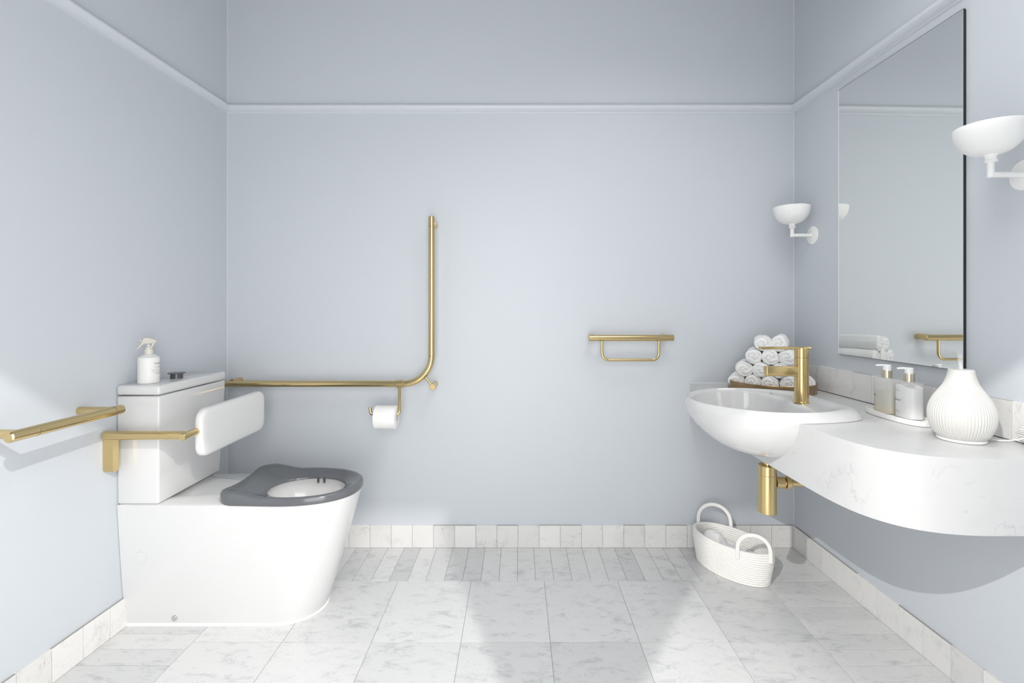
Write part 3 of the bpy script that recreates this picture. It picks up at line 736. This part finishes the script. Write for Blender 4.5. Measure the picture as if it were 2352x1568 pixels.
# ------------------------------------------------------------ aroma diffuser with cord
DC = Vector((1.218, 1.327, .7895))
df = thing('aroma_diffuser', 'white ribbed onion-shaped diffuser standing on the counter', 'diffuser', DC)
bm = BM(); lathe(bm, [(0, 0), (.050, 0), (.0525, .002), (.0525, .006), (.051, .0075), (0, .0075)], DC, 64); obj('base_ring', bm, M['white'], df, angle=30)
pr = spline([(.050, .0075, 0), (.060, .020, 0), (.0695, .043, 0), (.0725, .066, 0), (.0705, .088, 0), (.062, .112, 0), (.049, .134, 0), (.0385, .152, 0), (.0322, .170, 0), (.0290, .186, 0), (.0278, .1915, 0), (.0245, .1935, 0), (.0150, .1925, 0), (.0065, .1915, 0), (.006, .186, 0)], 4)
bm = BM(); NR = 64*6; rs = []
for p in pr:
    amp = .00065*min(1, max(0, (.178-p.y)/.05))*min(1, p.y/.012 if p.y < .012 else 1)
    rs.append([DC+Vector(((p.x+amp*math.cos(64*2*PI*k/NR))*math.cos(2*PI*k/NR), (p.x+amp*math.cos(64*2*PI*k/NR))*math.sin(2*PI*k/NR), p.y)) for k in range(NR)])
rings(bm, rs); obj('ribbed_cover', bm, M['diffuser'], df, angle=60)
bm = BM(); rs = []
for k in range(9):
    t = k/8; rs.append([DC+Vector((-.004*t+(.0042+.0025*t)*math.cos(a), .002*t+(.0042+.0025*t)*math.sin(a), .1925+.06*t)) for a in [2*PI*i/20 for i in range(20)]])
rings(bm, rs); tag(obj('mist_plume', bm, M['mist'], origin=DC+Vector((0, 0, .193))), 'thin white column of mist rising from the diffuser', 'mist', kind='stuff')
bm = BM()
tube(bm, [tuple(p) for p in spline([(1.262, 1.352, .7925), (1.282, 1.335, .7925), (1.300, 1.31, .793), (1.318, 1.285, .800), (1.330, 1.262, .812), (1.336, 1.24, .822)], 8)], .0019, 10); obj('power_cord', bm, M['white'], df)
bm = BM()
for k in range(7):
    zz = .800+.0055*k; xx = 1.337-.002*(k % 3); L0 = 1.287-.003*abs(k-3)
    pts = [(xx, L0-.08, zz), (xx-.001, L0-.03, zz+.0008), (xx, L0-.006, zz+.001), (xx-.003, L0, zz+.003), (xx-.006, L0-.006, zz+.004), (xx-.007, L0-.03, zz+.004), (xx-.006, L0-.08, zz+.003)]
    tube(bm, [tuple(p) for p in spline(pts, 5)], .0018, 8)
obj('coiled_cord', bm, M['white'], df)
bm = BM(); tube(bm, [(1.3335, 1.262, .797), (1.3335, 1.262, .842)], .0065, 8); obj('cord_tie', bm, M['white'], df)

# ------------------------------------------------------------ rope basket
KC = Vector((.945, 2.132, 0)); ka = .172; kb = .096; kang = math.atan2(-.80, .60)
KX, KY = Vector((math.cos(kang), math.sin(kang), 0)), Vector((-math.sin(kang), math.cos(kang), 0))
bk = thing('rope_basket', 'white coiled rope basket on the floor under the basin', 'basket', KC)
NK = 300; coils = 15; HB = .143
def kpt(a, off, z, sc=1.0): return KC+KX*((ka*sc+off)*math.cos(a))+KY*((kb*sc+off)*math.sin(a))+Vector((0, 0, z))
rs = []
def coilring(z, side):
    t = z/HB; sc = .90+.10*min(1, t*1.4); ph = (t*coils) % 1; ci = int(t*coils); b = math.sqrt(max(0, 1-(2*ph-1)**2))*.0045
    out = []
    for k in range(NK):
        a = 2*PI*k/NK; tw = .0007*math.cos(75*2*a/2+ci*PI+ph*4)
        out.append(kpt(a, (side*(.003+b+tw*b/.0045)), z, sc))
    return out
bm = BM(); steps = coils*6
rs = [[kpt(2*PI*k/NK, -.02, .0005, .3) for k in range(NK)], [kpt(2*PI*k/NK, -.002, .0005, .9) for k in range(NK)]]
for i in range(steps+1): rs.append(coilring(min(HB*i/steps, HB-1e-5), 1))
n_out = len(rs)
for i in range(steps, 3, -1): rs.append(coilring(min(HB*i/steps, HB-1e-5), -1))
rs.append([kpt(2*PI*k/NK, -.02, .006, .3) for k in range(NK)])
rings(bm, rs); obj('woven_body', bm, M['rope'], bk, angle=75)
def handle(angs, h, lean):
    a0, a1 = angs; f0, f1 = kpt(a0, .012, .11), kpt(a1, .012, .11); mid = (f0+f1)/2; out = (mid-KC); out.z = 0; out.normalize()
    bm = BM(); side = Vector((-out.y, out.x, 0))
    for s in (-.5, .5):
        pts = []
        t0 = kpt(a0, .0125, HB+.005); t1 = kpt(a1, .0125, HB+.005); w = (t1-t0)
        pts = [f0, t0]
        for k in range(1, 12): th = PI*k/12; pts.append(t0+w*(.5-.5*math.cos(th))*1.0+Vector((0, 0, h*math.sin(th)**.85))+out*lean*math.sin(th))
        pts += [t1, f1]; P_ = spline([tuple(p) for p in pts], 4)
        c_ = (t0+t1)/2; Q = []
        for p in P_:
            r_ = (p-c_); r_.z = max(r_.z, 0); 
            rn = r_.normalized() if r_.length > 1e-4 else Vector((0, 0, 1)); Q.append(p+rn*s*.0068)
        tube(bm, [tuple(p) for p in Q], .0045, 10)
    return obj('handle', bm, M['rope'], bk)
def angof(x, y): v = Vector((x, y, 0))-KC; return math.atan2(v.dot(KY)/kb, v.dot(KX)/ka)
handle((angof(.872, 2.262), angof(.998, 2.270)), .082, .004)
handle((angof(.912, 1.98), angof(1.026, 1.99)), .066, -.004)
# cloth crumpled inside
bm = BM(); G = 60
def clothz(u, v):
    p = math.exp(-((u+.66)**2/.09+(v-.12)**2/.30)); q_ = math.exp(-((u+.30)**2/.05+(v+.1)**2/.5))
    fold = .006*math.sin(14*(u*.9+v*.35)+2.5*noise.noise(Vector((u*2, v*2, 1))))*max(0, 1-abs(u+.2))
    return .082+.058*p+.024*q_+fold+.010*noise.noise(Vector((u*2.2, v*2.6, 3)))+.004*noise.noise(Vector((u*8, v*4, 9)))
top, bot = [], []
for i in range(G+1):
    ra, rb = [], []
    for j in range(G+1):
        u, v = -1+2*i/G, -1+2*j/G; r = max(abs(u), abs(v)); l = math.hypot(u, v); f = r/l if l > 0 else 1
        uu, vv = u*f, v*f; edge = max(0, (math.hypot(uu, vv)-.85)/.15)
        p = KC+KX*(uu*ka*.88)+KY*(vv*kb*.86)+Vector((0, 0, clothz(uu, vv)-.02*edge)); ra.append(p); rb.append(p-Vector((0, 0, .003)))
    top.append(ra); bot.append(rb)
slab(bm, top, bot)
tag(obj('folded_cloth', bm, M['cloth'], origin=KC+Vector((0, 0, .03)), angle=60), 'crumpled pale cloth lying inside the rope basket', 'cloth')
